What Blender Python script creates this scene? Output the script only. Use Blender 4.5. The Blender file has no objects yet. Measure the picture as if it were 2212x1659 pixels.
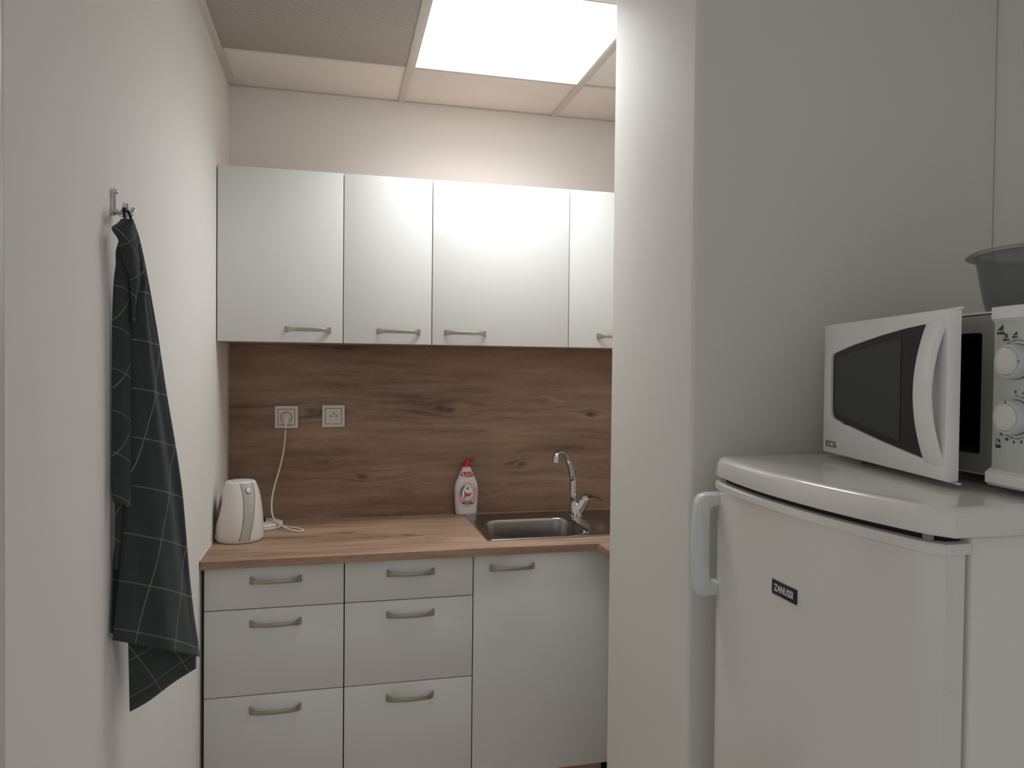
import bpy, bmesh, math, random
from mathutils import Vector, Matrix
random.seed(7)
C = bpy.context.scene.collection
SC = bpy.context.scene
PI = math.pi

# ------------------------------------------------------------------ camera
cam_d = bpy.data.cameras.new('camera')
cam_d.sensor_fit = 'HORIZONTAL'; cam_d.sensor_width = 36.0
cam_d.lens = 36.0*1585.18/2212.0
cam_d.clip_start = 0.02
cam = bpy.data.objects.new('camera', cam_d); C.objects.link(cam)
_R = Vector((0.97221767, -0.23384661, 0.0104195)); _U = Vector((-0.00578158, 0.02050994, 0.99977293)); _F = Vector((0.23400721, 0.97205715, -0.01858812))
M = Matrix((( _R.x, _U.x, -_F.x, 0.377), (_R.y, _U.y, -_F.y, -2.821), (_R.z, _U.z, -_F.z, 1.4576), (0, 0, 0, 1)))
cam.matrix_world = M
SC.camera = cam

# ------------------------------------------------------------------ world and exposure
PANEL_STRENGTH = 3.5      # radiance of the visible diffuser; the prismatic panel throws the rest downward
world = bpy.data.worlds.new('world'); SC.world = world; world.use_nodes = True
bg = world.node_tree.nodes['Background']
bg.inputs['Color'].default_value = (1.0, 1.01, 1.03, 1); bg.inputs['Strength'].default_value = 0.43
la = bpy.data.lights.new('panel_light', 'AREA'); la.shape = 'RECTANGLE'; la.size = .558; la.size_y = .558
la.energy = 5.6; la.color = (1.0, 1.02, 1.04); la.spread = math.radians(140)
lo_ = bpy.data.objects.new('panel_light', la); C.objects.link(lo_); lo_.location = (.9145, -.6185, 2.4660)
vs = SC.view_settings
vs.view_transform = 'Standard'; vs.look = 'None'; vs.gamma = 1.0; vs.exposure = 0.03; vs.use_curve_mapping = False

# ------------------------------------------------------------------ material helpers
def srgb(r, g, b):
    f = lambda c: (c/12.92 if c <= 0.04045 else ((c+0.055)/1.055)**2.4)
    return (f(r/255), f(g/255), f(b/255), 1.0)

class NT:
    def __init__(self, name):
        self.m = bpy.data.materials.new(name); self.m.use_nodes = True
        self.t = self.m.node_tree; self.b = self.t.nodes['Principled BSDF']
    def n(self, typ, **kw):
        nd = self.t.nodes.new(typ)
        for k, v in kw.items(): setattr(nd, k, v)
        return nd
    def l(self, a, b): self.t.links.new(a, b)
    def put(self, sock, v):
        if hasattr(v, 'links') or isinstance(v, bpy.types.NodeSocket): self.l(v, sock)
        else: sock.default_value = v
    def math(self, op, a, b=None, c=None, clamp=False):
        nd = self.n('ShaderNodeMath', operation=op, use_clamp=clamp)
        for i, v in enumerate((a, b, c)):
            if v is not None: self.put(nd.inputs[i], v)
        return nd.outputs[0]
    def mix(self, f, a, b, blend='MIX'):
        nd = self.n('ShaderNodeMix', data_type='RGBA', blend_type=blend)
        self.put(nd.inputs[0], f); self.put(nd.inputs[6], a); self.put(nd.inputs[7], b)
        return nd.outputs[2]
    def comb(self, x, y, z):
        nd = self.n('ShaderNodeCombineXYZ')
        for i, v in enumerate((x, y, z)): self.put(nd.inputs[i], v)
        return nd.outputs[0]
    def noise(self, vec, scale=1.0, detail=4.0, rough=0.55, dist=0.0):
        nd = self.n('ShaderNodeTexNoise')
        if vec is not None: self.l(vec, nd.inputs['Vector'])
        nd.inputs['Scale'].default_value = scale; nd.inputs['Detail'].default_value = detail
        nd.inputs['Roughness'].default_value = rough; nd.inputs['Distortion'].default_value = dist
        return nd.outputs['Fac']
    def ramp(self, f, stops):
        nd = self.n('ShaderNodeValToRGB'); e = nd.color_ramp.elements
        while len(e) < len(stops): e.new(0.5)
        for i, (p, c) in enumerate(stops): e[i].position = p; e[i].color = c
        self.l(f, nd.inputs[0]); return nd.outputs[0]
    def bump(self, h, strength=0.2, dist=0.001):
        nd = self.n('ShaderNodeBump'); nd.inputs['Strength'].default_value = strength; nd.inputs['Distance'].default_value = dist
        self.l(h, nd.inputs['Height']); self.l(nd.outputs[0], self.b.inputs['Normal'])
    def pos(self):
        g = self.n('ShaderNodeNewGeometry'); s = self.n('ShaderNodeSeparateXYZ'); self.l(g.outputs['Position'], s.inputs[0])
        return g.outputs['Position'], s.outputs[0], s.outputs[1], s.outputs[2]
    def set(self, **kw):
        for k, v in kw.items(): self.put(self.b.inputs[k.replace('_', ' ')], v)

def plain(name, col, rough=0.5, metal=0.0, var=0.03, vscale=30, bump=0.0, bscale=200, coat=0.0, trans=0.0, spec=0.5):
    N = NT(name)
    tc = N.n('ShaderNodeTexCoord').outputs['Object']
    f = N.noise(tc, vscale, 3)
    dark = tuple(c*(1-var) for c in col[:3])+(1,); lite = tuple(min(1, c*(1+var)) for c in col[:3])+(1,)
    N.set(Base_Color=N.mix(f, dark, lite), Roughness=rough, Metallic=metal)
    N.b.inputs['Specular IOR Level'].default_value = spec
    if coat: N.set(Coat_Weight=coat, Coat_Roughness=0.08)
    if trans: N.set(Transmission_Weight=trans)
    if bump: N.bump(N.noise(tc, bscale, 3), bump, 0.001)
    return N.m

MT = {}
MT['wall'] = plain('wall_paint', srgb(241, 238, 233), 0.75, var=0.012, vscale=6, bump=0.08, bscale=260, spec=0.3)
MT['pillar'] = plain('pillar_paint', srgb(234, 231, 225), 0.62, var=0.02, vscale=5, bump=0.03, bscale=30, spec=0.5)
MT['tile'] = plain('ceiling_board', srgb(249, 246, 241), 0.85, var=0.02, vscale=60, bump=0.1, bscale=500, spec=0.2)
MT['tee'] = plain('tee_enamel', srgb(226, 221, 214), 0.5, var=0.01)
MT['door'] = plain('cabinet_laminate', srgb(230, 230, 226), 0.55, var=0.008, vscale=8, bump=0.05, bscale=700, spec=0.35)
MT['edge'] = plain('cabinet_edge', srgb(222, 215, 205), 0.5)
MT['dark'] = plain('gap_dark', srgb(30, 29, 28), 0.8)
MT['nickel'] = plain('brushed_nickel', srgb(176, 168, 155), 0.38, metal=1.0, var=0.05, vscale=90)
MT['chrome'] = plain('chrome', srgb(215, 215, 215), 0.07, metal=1.0, var=0.01)
MT['steel'] = plain('sink_steel', srgb(160, 157, 154), 0.24, metal=1.0, var=0.04, vscale=120)
MT['plastic'] = plain('white_plastic', srgb(232, 229, 224), 0.3, var=0.01)
MT['socket'] = plain('socket_plastic', srgb(228, 224, 216), 0.35, var=0.01)
MT['kettle'] = plain('kettle_plastic', srgb(232, 226, 221), 0.25, var=0.01)
MT['silver'] = plain('kettle_silver', srgb(198, 194, 188), 0.3, metal=0.35, var=0.02)
MT['gauge'] = plain('gauge_plastic', srgb(122, 108, 90), 0.3, var=0.03)
MT['black'] = plain('black_plastic', srgb(22, 22, 23), 0.4)
MT['line'] = plain('seam_grey', srgb(92, 84, 80), 0.6)
MT['cord'] = plain('cord_plastic', srgb(232, 224, 208), 0.4)
MT['fridge'] = plain('fridge_enamel', srgb(232, 229, 223), 0.22, var=0.01, vscale=4, coat=0.4, bump=0.015, bscale=60)
MT['fridge_side'] = plain('fridge_side_enamel', srgb(238, 235, 229), 0.42, var=0.015, bump=0.12, bscale=420)
MT['fridge_handle'] = plain('fridge_handle_plastic', srgb(222, 226, 223), 0.28, var=0.01)
MT['gasket'] = plain('gasket_rubber', srgb(150, 152, 148), 0.7)
MT['mw'] = plain('microwave_plastic', srgb(244, 243, 240), 0.25, var=0.01)
MT['mw_panel'] = plain('microwave_panel', srgb(206, 210, 206), 0.32, var=0.01)
MT['mw_steel'] = plain('microwave_case', srgb(172, 171, 166), 0.5, metal=0.2)
MT['mw_cavity'] = plain('cavity_enamel', srgb(52, 54, 56), 0.35)
MT['glass_dark'] = plain('dark_door_glass', srgb(14, 14, 14), 0.12, var=0.0)
MT['screen'] = plain('mesh_screen', srgb(50, 54, 50), 0.3, var=0.05, vscale=400)
MT['ink'] = plain('grey_ink', srgb(60, 62, 64), 0.6)
MT['inkwhite'] = plain('white_ink', srgb(225, 225, 222), 0.5)
MT['bottle'] = plain('bottle_plastic', srgb(226, 218, 218), 0.3, var=0.01)
MT['red'] = plain('red_plastic', srgb(196, 24, 36), 0.35)
MT['redink'] = plain('red_ink', srgb(190, 30, 40), 0.4)
MT['pink'] = plain('pink_ink', srgb(226, 168, 190), 0.4, var=0.12, vscale=140)
MT['green'] = plain('green_ink', srgb(40, 120, 62), 0.4)
MT['labelwhite'] = plain('label_white', srgb(238, 234, 228), 0.4)
MT['peach'] = plain('peach_ink', srgb(226, 170, 140), 0.4)
MT['bezel'] = plain('knob_cap', srgb(226, 223, 217), 0.3)
MT['bead'] = plain('corner_bead', srgb(214, 213, 210), 0.3)

def mat_bowl():
    N = NT('bowl_plastic')
    tc = N.n('ShaderNodeTexCoord').outputs['Object']
    N.set(Base_Color=N.mix(N.noise(tc, 20, 2), srgb(120, 126, 126), srgb(132, 137, 136)), Roughness=0.3, Alpha=0.58)
    return N.m
MT['bowl'] = mat_bowl()

def mat_perf():
    N = NT('perforated_metal'); p, x, y, z = N.pos()
    P = 0.0072
    u = N.math('DIVIDE', x, P); v = N.math('DIVIDE', y, P)
    row = N.math('FLOOR', v); par = N.math('MULTIPLY', N.math('MODULO', N.math('ABSOLUTE', row), 2.0), 0.5)
    fu = N.math('SUBTRACT', N.math('FRACT', N.math('ADD', u, par)), 0.5); fv = N.math('SUBTRACT', N.math('FRACT', v), 0.5)
    d = N.math('SQRT', N.math('ADD', N.math('MULTIPLY', fu, fu), N.math('MULTIPLY', fv, fv)))
    hole = N.math('LESS_THAN', d, 0.30)
    N.set(Base_Color=N.mix(hole, srgb(205, 199, 190), srgb(78, 74, 68)), Roughness=0.5)
    return N.m
MT['perf'] = mat_perf()

def mat_light():
    N = NT('light_diffuser')
    N.set(Base_Color=(1, 1, 1, 1), Emission_Color=(1.0, 1.02, 1.04, 1), Emission_Strength=PANEL_STRENGTH)
    return N.m
MT['light'] = mat_light()

KNOTS = [(0.8115, 1.298, .10, .035, 1.5), (1.18, 1.322, .07, .03, .9), (1.101, 1.076, .07, .03, 1.3), (0.479, 1.041, .06, .022, 1.1),
         (0.661, 1.009, .035, .014, 1.1), (0.347, 1.098, .06, .018, .9), (1.385, 1.275, .06, .025, 1.2), (0.403, 1.528, .03, .014, 1.2), (0.30, 1.29, .12, .03, 1.2)]
def mat_wood(name, knots=(), shift=0.0, axis='x', gain=1.0):
    N = NT(name); p, x, y, z = N.pos()
    if axis == 'x': u = x; v = N.math('ADD', z, y)
    else: u = y; v = N.math('ADD', z, x)
    v = N.math('ADD', v, shift)
    # slow waviness of the grain
    w = N.noise(N.comb(N.math('MULTIPLY', u, 2.2), N.math('MULTIPLY', v, 5.0), 3.1), 1.0, 2)
    v2 = N.math('ADD', v, N.math('MULTIPLY', N.math('SUBTRACT', w, 0.5), 0.06))
    spot = None; near = None
    for (ku, kv, a, b, h) in knots:
        du = N.math('DIVIDE', N.math('SUBTRACT', u, ku), a); dv = N.math('SUBTRACT', v, kv)
        r2 = N.math('ADD', N.math('MULTIPLY', du, du), N.math('POWER', N.math('ABSOLUTE', N.math('DIVIDE', dv, b)), 2.0))
        g = N.math('EXPONENT', N.math('MULTIPLY', r2, -1.0))
        v2 = N.math('SUBTRACT', v2, N.math('MULTIPLY', N.math('MULTIPLY', dv, g), h))
        s = N.math('EXPONENT', N.math('MULTIPLY', r2, -9.0))
        spot = s if spot is None else N.math('MAXIMUM', spot, s)
        dw = N.math('DIVIDE', dv, b*1.1); de = N.math('MULTIPLY', du, 0.55)
        q = N.math('EXPONENT', N.math('MULTIPLY', N.math('ADD', N.math('MULTIPLY', de, de), N.math('MULTIPLY', dw, dw)), -1.0))
        near = q if near is None else N.math('MAXIMUM', near, q)
    big = N.noise(N.comb(N.math('MULTIPLY', u, 1.3), N.math('MULTIPLY', v2, 7.0), 0.7), 1.0, 3)
    mid = N.noise(N.comb(N.math('MULTIPLY', u, 3.5), N.math('MULTIPLY', v2, 42.0), 5.3), 1.0, 5, 0.62)
    fine = N.noise(N.comb(N.math('MULTIPLY', u, 30.0), N.math('MULTIPLY', v2, 300.0), 9.0), 1.0, 5, 0.65)
    streak = N.noise(N.comb(N.math('MULTIPLY', u, 4.5), N.math('MULTIPLY', v2, 60.0), 12.0), 1.0, 6, 0.65)
    f = N.math('ADD', N.math('MULTIPLY', big, 0.46), N.math('ADD', N.math('MULTIPLY', mid, 0.32), N.math('MULTIPLY', fine, 0.22)))
    col = N.ramp(f, [(0.36, srgb(108*gain, 87*gain, 71*gain)), (0.46, srgb(148*gain, 121*gain, 101*gain)), (0.55, srgb(168*gain, 140*gain, 118*gain)), (0.66, srgb(186*gain, 158*gain, 135*gain))])
    mask = N.noise(N.comb(N.math('MULTIPLY', u, 2.0), N.math('MULTIPLY', v2, 11.0), 21.0), 1.0, 2)
    dk = N.math('MULTIPLY', N.math('MULTIPLY', N.math('SUBTRACT', streak, 0.53), 8.0, clamp=True), N.math('MULTIPLY', N.math('SUBTRACT', mask, 0.52), 6.0, clamp=True), clamp=True)
    col = N.mix(N.math('MULTIPLY', dk, 0.45), col, srgb(80, 61, 52))
    if near is not None:
        nk = N.math('MULTIPLY', near, N.math('MULTIPLY', N.math('SUBTRACT', streak, 0.47), 7.0, clamp=True), clamp=True)
        col = N.mix(N.math('MULTIPLY', nk, 0.78), col, srgb(76, 58, 50))
    if spot is not None:
        sp = N.math('MULTIPLY', spot, N.math('MULTIPLY', N.math('SUBTRACT', streak, 0.36), 4.0, clamp=True), clamp=True)
        col = N.mix(N.math('MULTIPLY', sp, 0.8), col, srgb(66, 50, 44))
    N.set(Base_Color=col, Roughness=0.48)
    N.b.inputs['Specular IOR Level'].default_value = 0.4
    N.bump(N.math('ADD', fine, N.math('MULTIPLY', dk, -1.0)), 0.12, 0.0006)
    return N.m
MT['splash_wood'] = mat_wood('oak_splashback', KNOTS)
MT['top_wood'] = mat_wood('oak_worktop', [(0.55, 0.55, .10, .03, 1.2), (0.42, 0.62, .05, .02, 1.1), (0.75, 0.47, .08, .03, 1.2)], 0.0, gain=1.07)
MT['carcass_wood'] = mat_wood('oak_carcass', (), 0.37, gain=1.15)
MT['return_wood'] = mat_wood('oak_return', (), 0.21, axis='y', gain=1.0)
MT['floor_wood'] = plain('floor_vinyl', srgb(196, 186, 174), 0.5, var=0.08, vscale=12)

def mat_cloth():
    N = NT('checked_cloth')
    uv = N.n('ShaderNodeUVMap'); s = N.n('ShaderNodeSeparateXYZ'); N.l(uv.outputs[0], s.inputs[0])
    def ln(c, w):
        f = N.math('ABSOLUTE', N.math('SUBTRACT', N.math('FRACT', N.math('ADD', c, 0.5)), 0.5))
        return N.math('LESS_THAN', f, w)
    wob = N.math('MULTIPLY', N.math('SUBTRACT', N.noise(uv.outputs[0], 5, 2), 0.5), 0.018)
    a = ln(N.math('ADD', s.outputs[0], wob), 0.011); b = ln(N.math('ADD', s.outputs[1], wob), 0.013)
    li = N.math('MAXIMUM', N.math('MULTIPLY', a, 0.62), N.math('MULTIPLY', b, 0.42))
    tc = N.n('ShaderNodeTexCoord').outputs['Object']
    base = N.mix(N.noise(tc, 25, 4), srgb(58, 65, 67), srgb(72, 78, 77))
    N.set(Base_Color=N.mix(li, base, srgb(158, 160, 152)), Roughness=0.95)
    N.b.inputs['Specular IOR Level'].default_value = 0.15
    N.set(Sheen_Weight=0.15)
    N.bump(N.noise(tc, 900, 2), 0.35, 0.0008)
    return N.m
MT['cloth'] = mat_cloth()
MT['loop'] = plain('loop_tape', srgb(36, 34, 42), 0.9)

# ------------------------------------------------------------------ object helpers
WM = {}
def new_bm(): return bmesh.new()
def box(bm, x0, x1, y0, y1, z0, z1, bev=0.0, seg=2):
    r = bmesh.ops.create_cube(bm, size=1.0); vs_ = r['verts']
    for v in vs_:
        v.co = Vector((x0+(v.co.x+.5)*(x1-x0), y0+(v.co.y+.5)*(y1-y0), z0+(v.co.z+.5)*(z1-z0)))
    if bev:
        es = list({e for v in vs_ for e in v.link_edges})
        bmesh.ops.bevel(bm, geom=es, offset=bev, segments=seg, affect='EDGES', profile=0.5)
    return bm
def loft(bm, loops, close=True, cap0=True, cap1=True):
    rows = [[bm.verts.new(Vector(p)) for p in lp] for lp in loops]
    n = len(rows[0])
    for a, b in zip(rows, rows[1:]):
        for i in range(n if close else n-1):
            j = (i+1) % n
            bm.faces.new((a[i], a[j], b[j], b[i]))
    if close and cap0: bm.faces.new(list(reversed(rows[0])))
    if close and cap1: bm.faces.new(rows[-1])
    return rows
def circ(c, r, n=24, axis='z', r2=None, ph=0.0):
    r2 = r if r2 is None else r2; out = []
    for i in range(n):
        a = 2*PI*i/n+ph; p, q = r*math.cos(a), r2*math.sin(a)
        if axis == 'z': out.append((c[0]+p, c[1]+q, c[2]))
        elif axis == 'y': out.append((c[0]+p, c[1], c[2]+q))
        else: out.append((c[0], c[1]+p, c[2]+q))
    return out
def tube(bm, pts, r, n=10, sub=6, cap=True):
    P = [Vector(p) for p in pts]
    if sub > 1: P, r = catmull(P, r, sub)
    rad = r if isinstance(r, (list, tuple)) else [r]*len(P)
    T = [(P[min(i+1, len(P)-1)]-P[max(i-1, 0)]).normalized() for i in range(len(P))]
    up = Vector((0, 0, 1)) if abs(T[0].z) < .9 else Vector((1, 0, 0))
    nrm = (up-T[0]*up.dot(T[0])).normalized(); loops = []
    for i, p in enumerate(P):
        nrm = (nrm-T[i]*nrm.dot(T[i])).normalized(); bi = T[i].cross(nrm)
        loops.append([p+nrm*rad[i]*math.cos(2*PI*k/n)+bi*rad[i]*math.sin(2*PI*k/n) for k in range(n)])
    loft(bm, loops, True, cap, cap)
def catmull(P, r, sub):
    out = []; ro = []
    rad = r if isinstance(r, (list, tuple)) else [r]*len(P)
    for i in range(len(P)-1):
        p0 = P[max(i-1, 0)]; p1 = P[i]; p2 = P[i+1]; p3 = P[min(i+2, len(P)-1)]
        for k in range(sub):
            t = k/sub; t2 = t*t; t3 = t2*t
            out.append(0.5*((2*p1)+(p2-p0)*t+(2*p0-5*p1+4*p2-p3)*t2+(3*p1-p0-3*p2+p3)*t3)); ro.append(rad[i]*(1-t)+rad[i+1]*t)
    out.append(P[-1]); ro.append(rad[-1])
    return out, ro
def rrect(x0, x1, y0, y1, r, z, n=6):
    out = []
    for (cx, cy, a0) in ((x1-r, y1-r, 0), (x0+r, y1-r, 90), (x0+r, y0+r, 180), (x1-r, y0+r, 270)):
        for k in range(n+1):
            a = math.radians(a0+90*k/n); out.append((cx+r*math.cos(a), cy+r*math.sin(a), z))
    return out
def to_mesh(bm, name, smooth=35):
    bmesh.ops.recalc_face_normals(bm, faces=bm.faces)
    me = bpy.data.meshes.new(name); bm.to_mesh(me); bm.free()
    if smooth:
        for p in me.polygons: p.use_smooth = True
        try: me.set_sharp_from_angle(angle=math.radians(smooth))
        except Exception: pass
    return me
def obj(name, bm, mat, parent=None, loc=(0, 0, 0), rotz=0.0, smooth=35):
    me = bm if isinstance(bm, bpy.types.Mesh) else to_mesh(bm, name, smooth)
    if mat is not None and not me.materials: me.materials.append(MT[mat] if isinstance(mat, str) else mat)
    o = bpy.data.objects.new(name, me); C.objects.link(o)
    o.location = loc; o.rotation_euler = (0, 0, rotz)
    WM[o.name] = Matrix.Translation(loc) @ Matrix.Rotation(rotz, 4, 'Z')
    if parent is not None:
        o.parent = parent; o.matrix_parent_inverse = WM[parent.name].inverted()
    return o
def tag(o, label, cat, group=None):
    o['label'] = label; o['category'] = cat
    if group: o['group'] = group
    return o
def thing(name, label, cat, loc, rotz=0.0, group=None):
    o = bpy.data.objects.new(name, None); C.objects.link(o)
    o.empty_display_size = 0.05; o.location = loc; o.rotation_euler = (0, 0, rotz)
    WM[o.name] = Matrix.Translation(loc) @ Matrix.Rotation(rotz, 4, 'Z')
    return tag(o, label, cat, group)
def struct(name, bm, mat, parent=None, **k):
    o = obj(name, bm, mat, parent, **k)
    if parent is None: o['kind'] = 'structure'
    return o
def bx(*a, **k): return box(new_bm(), *a, **k)
def text_mesh(s, size, width=None, extr=0.0003, bold=0.0):
    cu = bpy.data.curves.new('lettering', 'FONT'); cu.body = s; cu.size = size; cu.align_x = 'CENTER'; cu.align_y = 'CENTER'
    cu.extrude = extr; cu.offset = bold; cu.resolution_u = 3
    t = bpy.data.objects.new('lettering_source', cu); C.objects.link(t)
    bpy.context.view_layer.update()
    me = bpy.data.meshes.new_from_object(t.evaluated_get(bpy.context.evaluated_depsgraph_get()))
    bpy.data.objects.remove(t); bpy.data.curves.remove(cu)
    me.materials.clear(); me.name = 'lettering'
    if width:
        xs = [v.co.x for v in me.vertices]; w = max(xs)-min(xs); c = (max(xs)+min(xs))/2
        for v in me.vertices: v.co.x = (v.co.x-c)*width/w
    return me
def lettering(s, size, mat, parent, M4, width=None, warp=None, bold=0.0, name='lettering', extr=0.0003):
    me = text_mesh(s, size, width, extr, bold)
    for v in me.vertices:
        p = M4 @ v.co
        v.co = warp(p) if warp else p
    return obj(name, me, mat, parent)

# ------------------------------------------------------------------ the room
ZC = 2.4698; XR = 1.80; YN = -4.2
struct('floor', bx(-2.6, XR+.1, YN, 0.1, -0.1, 0), 'floor_wood')
struct('wall_back', bx(-0.1, XR+.1, 0, 0.1, 0, 2.6), 'wall')
struct('wall_left', bx(-0.1, 0, -1.853, 0, 0, 2.6), 'wall')
struct('wall_right', bx(XR, XR+.1, YN, 0, 0, 2.6), 'wall')
part = struct('wall_partition', box(new_bm(), 1.070, XR, -1.478, -1.035, 0, ZC+.002, 0.009, 4), 'pillar')
struct('trim_1', bx(-0.104, 0.004, -1.872, -1.8535, 0, ZC, 0.003), 'bead')
# suspended ceiling
cl = struct('ceiling', bx(-2.6, XR+.1, YN, 0.1, 2.52, 2.6), 'tile')
XS = [0.0, 0.614, 1.214, XR]; YS = [0.0, -0.3257, -0.9257, -1.5257, -2.1257, -2.7257, -3.3257, YN]
for i in range(3):
    for j in range(7):
        if i == 1 and j in (1,): continue
        m_ = 'perf' if (i == 0 and j == 1) else 'tile'
        z0 = ZC-.0005 if m_ == 'perf' else ZC+.003
        struct('ceiling_tile', bx(XS[i]+.002, XS[i+1]-.002, YS[j+1]+.002, YS[j]-.002, z0, z0+.012, 0.001), m_, cl)
for x in XS[1:3]: struct('tee_bar', bx(x-.012, x+.012, YN, -.004, ZC-.004, ZC+.003, 0.0008), 'tee', cl)
for y in YS[1:-1]:
    for i in range(3): struct('cross_tee', bx(XS[i]+.0125, XS[i+1]-.0125, y-.005, y+.0045, ZC-.0015, ZC+.0025, 0.0005), 'tee', cl)
struct('wall_angle', bx(0.0005, .022, -1.85, -.023, ZC-.003, ZC+.002), 'tee', cl)
struct('wall_angle', bx(XR-.022, XR-.0005, YN, -.023, ZC-.003, ZC+.002), 'tee', cl)
struct('wall_angle', bx(0.0005, XR-.0005, -.0035, -.0005, ZC-.001, ZC+.002), 'tee', cl)

def light_panel(x0, x1, y0, y1, label):
    t = thing('ceiling_light', label, 'ceiling light', ((x0+x1)/2, (y0+y1)/2, ZC))
    b = new_bm()
    for a in ((x0, x1, y0, y0+.0065), (x0, x1, y1-.0065, y1), (x0, x0+.0065, y0+.0065, y1-.008), (x1-.0065, x1, y0+.0065, y1-.0065)):
        box(b, a[0], a[1], a[2], a[3], ZC-.002, ZC+.02)
    obj('frame', b, 'tee', t, smooth=0)
    obj('diffuser', bx(x0+.0068, x1-.0068, y0+.0068, y1-.0068, ZC-.001, ZC+.006), 'light', t, smooth=0)
light_panel(.6248, 1.2042, -.9065, -.3310, 'square white LED panel set into the suspended ceiling')

# ------------------------------------------------------------------ handles
def handle_mesh():
    b = new_bm(); L = .0725
    st = [(-L, .0005, .021, .004), (-L+.003, .006, .0205, .0045), (-L+.010, .0155, .0165, .005), (-L+.017, .021, .0125, .0055), (-L+.026, .0245, .0112, .006), (-.024, .027, .0115, .006), (0, .028, .012, .006)]
    st += [(-a, b_, c, d) for a, b_, c, d in reversed(st[:-1])]
    loops = []
    for i, (x, o, h, t) in enumerate(st):
        p, q = st[max(i-1, 0)], st[min(i+1, len(st)-1)]
        tx, ty = q[0]-p[0], -(q[1]-p[1]); l = math.hypot(tx, ty); nx, ny = ty/l, -tx/l
        c = (x, -o)
        def cr(s, z): return (c[0]+nx*s, min(c[1]+ny*s, -.0003), z)
        loops.append([cr(t/2, h/2*.8), cr(t/2*.8, h/2), cr(-t/2, h/2), cr(-t/2, -h/2), cr(t/2*.8, -h/2), cr(t/2, -h/2*.8)])
    loft(b, loops)
    return to_mesh(b, 'handle', 50)
HM = handle_mesh(); HM.materials.append(MT['nickel'])
def handle(x, y, z, parent): return obj('handle', HM, None, parent, (x, y, z))

# ------------------------------------------------------------------ wall cabinets
def carcass(x0, x1, y0, y1, z0, z1, t=.016, top=True, back=True):
    b = new_bm()
    box(b, x0, x0+t, y0, y1, z0, z1); box(b, x1-t, x1, y0, y1, z0, z1)
    box(b, x0+t, x1-t, y0, y1, z0, z0+t)
    if top: box(b, x0+t, x1-t, y0, y1, z1-t, z1)
    else: box(b, x0+t, x1-t, y0, y0+.06, z1-t, z1)
    if back: box(b, x0+t, x1-t, y1-.004, y1, z0+t, z1-t)
    return b
ZUB, ZUT, YU = 1.5433, 2.1118, -.284
ups = [(.0035, .4000, .2874, 'white wall cabinet in the corner against the left wall'),
       (.4026, .6990, .5869, 'narrow white wall cabinet between two wider wall cabinets'),
       (.7020, 1.1945, .8174, 'widest white wall cabinet, above the dish soap bottle'),
       (1.1975, 1.5985, 1.3785, 'white wall cabinet next to the widest one, partly behind the pillar')]
for i, (a, b_, hx, lab) in enumerate(ups):
    t = thing('wall_cabinet', lab, 'cabinet', ((a+b_)/2, -.14, ZUB), group='white wall cabinets over the worktop')
    x1 = b_ if i < 3 else 1.796
    obj('carcass', carcass(a-.001, x1+.001, YU+.0195, -.001, ZUB+.001, ZUT-.001), 'carcass_wood', t, smooth=0)
    d = obj('door', bx(a, b_, YU, YU+.018, ZUB, ZUT, .0008), 'door', t)
    handle(hx, YU, 1.585, d)
    if i == 3: obj('filler_panel', bx(1.601, 1.796, YU, YU+.018, ZUB, ZUT, .0008), 'door', t)

# ------------------------------------------------------------------ splashback
tag(obj('splashback', bx(.0055, 1.797, -.0098, -.0005, .9005, 1.5425, .0004), 'splash_wood'), 'brown oak-look splashback panel between worktop and wall cabinets', 'splashback')

# ------------------------------------------------------------------ worktop with cut-out
ZW, ZWB, YW, XI = .9, .8747, -.5773, 1.2084
def worktop():
    b = new_bm()
    xs = [0.0025, .878, XI, 1.25, 1.797]; ys = [-1.032, YW, -.474, -.115, -.0005]
    V = {}
    def v(i, j):
        if (i, j) not in V: V[(i, j)] = b.verts.new((xs[i], ys[j], ZW))
        return V[(i, j)]
    for i in range(4):
        for j in range(4):
            if i < 2 and j == 0: continue
            if i in (1, 2) and j == 2: continue
            b.faces.new((v(i, j), v(i+1, j), v(i+1, j+1), v(i, j+1)))
    r = bmesh.ops.extrude_face_region(b, geom=list(b.faces))
    for e in r['geom']:
        if isinstance(e, bmesh.types.BMVert): e.co.z = ZWB
    b.faces.ensure_lookup_table()
    es = [e for e in b.edges if all(abs(w.co.z-ZW) < 1e-5 for w in e.verts) and
          (all(abs(w.co.y-YW) < 1e-5 and w.co.x <= XI+1e-5 for w in e.verts) or all(abs(w.co.x-XI) < 1e-5 and w.co.y <= YW+1e-5 for w in e.verts))]
    bmesh.ops.bevel(b, geom=es, offset=.003, segments=3, affect='EDGES', profile=.5)
    return b
wt = tag(obj('worktop', worktop(), 'top_wood', smooth=25), 'brown oak-look worktop with the steel sink set in it', 'worktop')
b = new_bm(); box(b, .0003, .0024, YW, -.011, ZW-.001, ZW+.004); obj('sealant_strip', b, 'plastic', wt, smooth=0)

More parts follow.
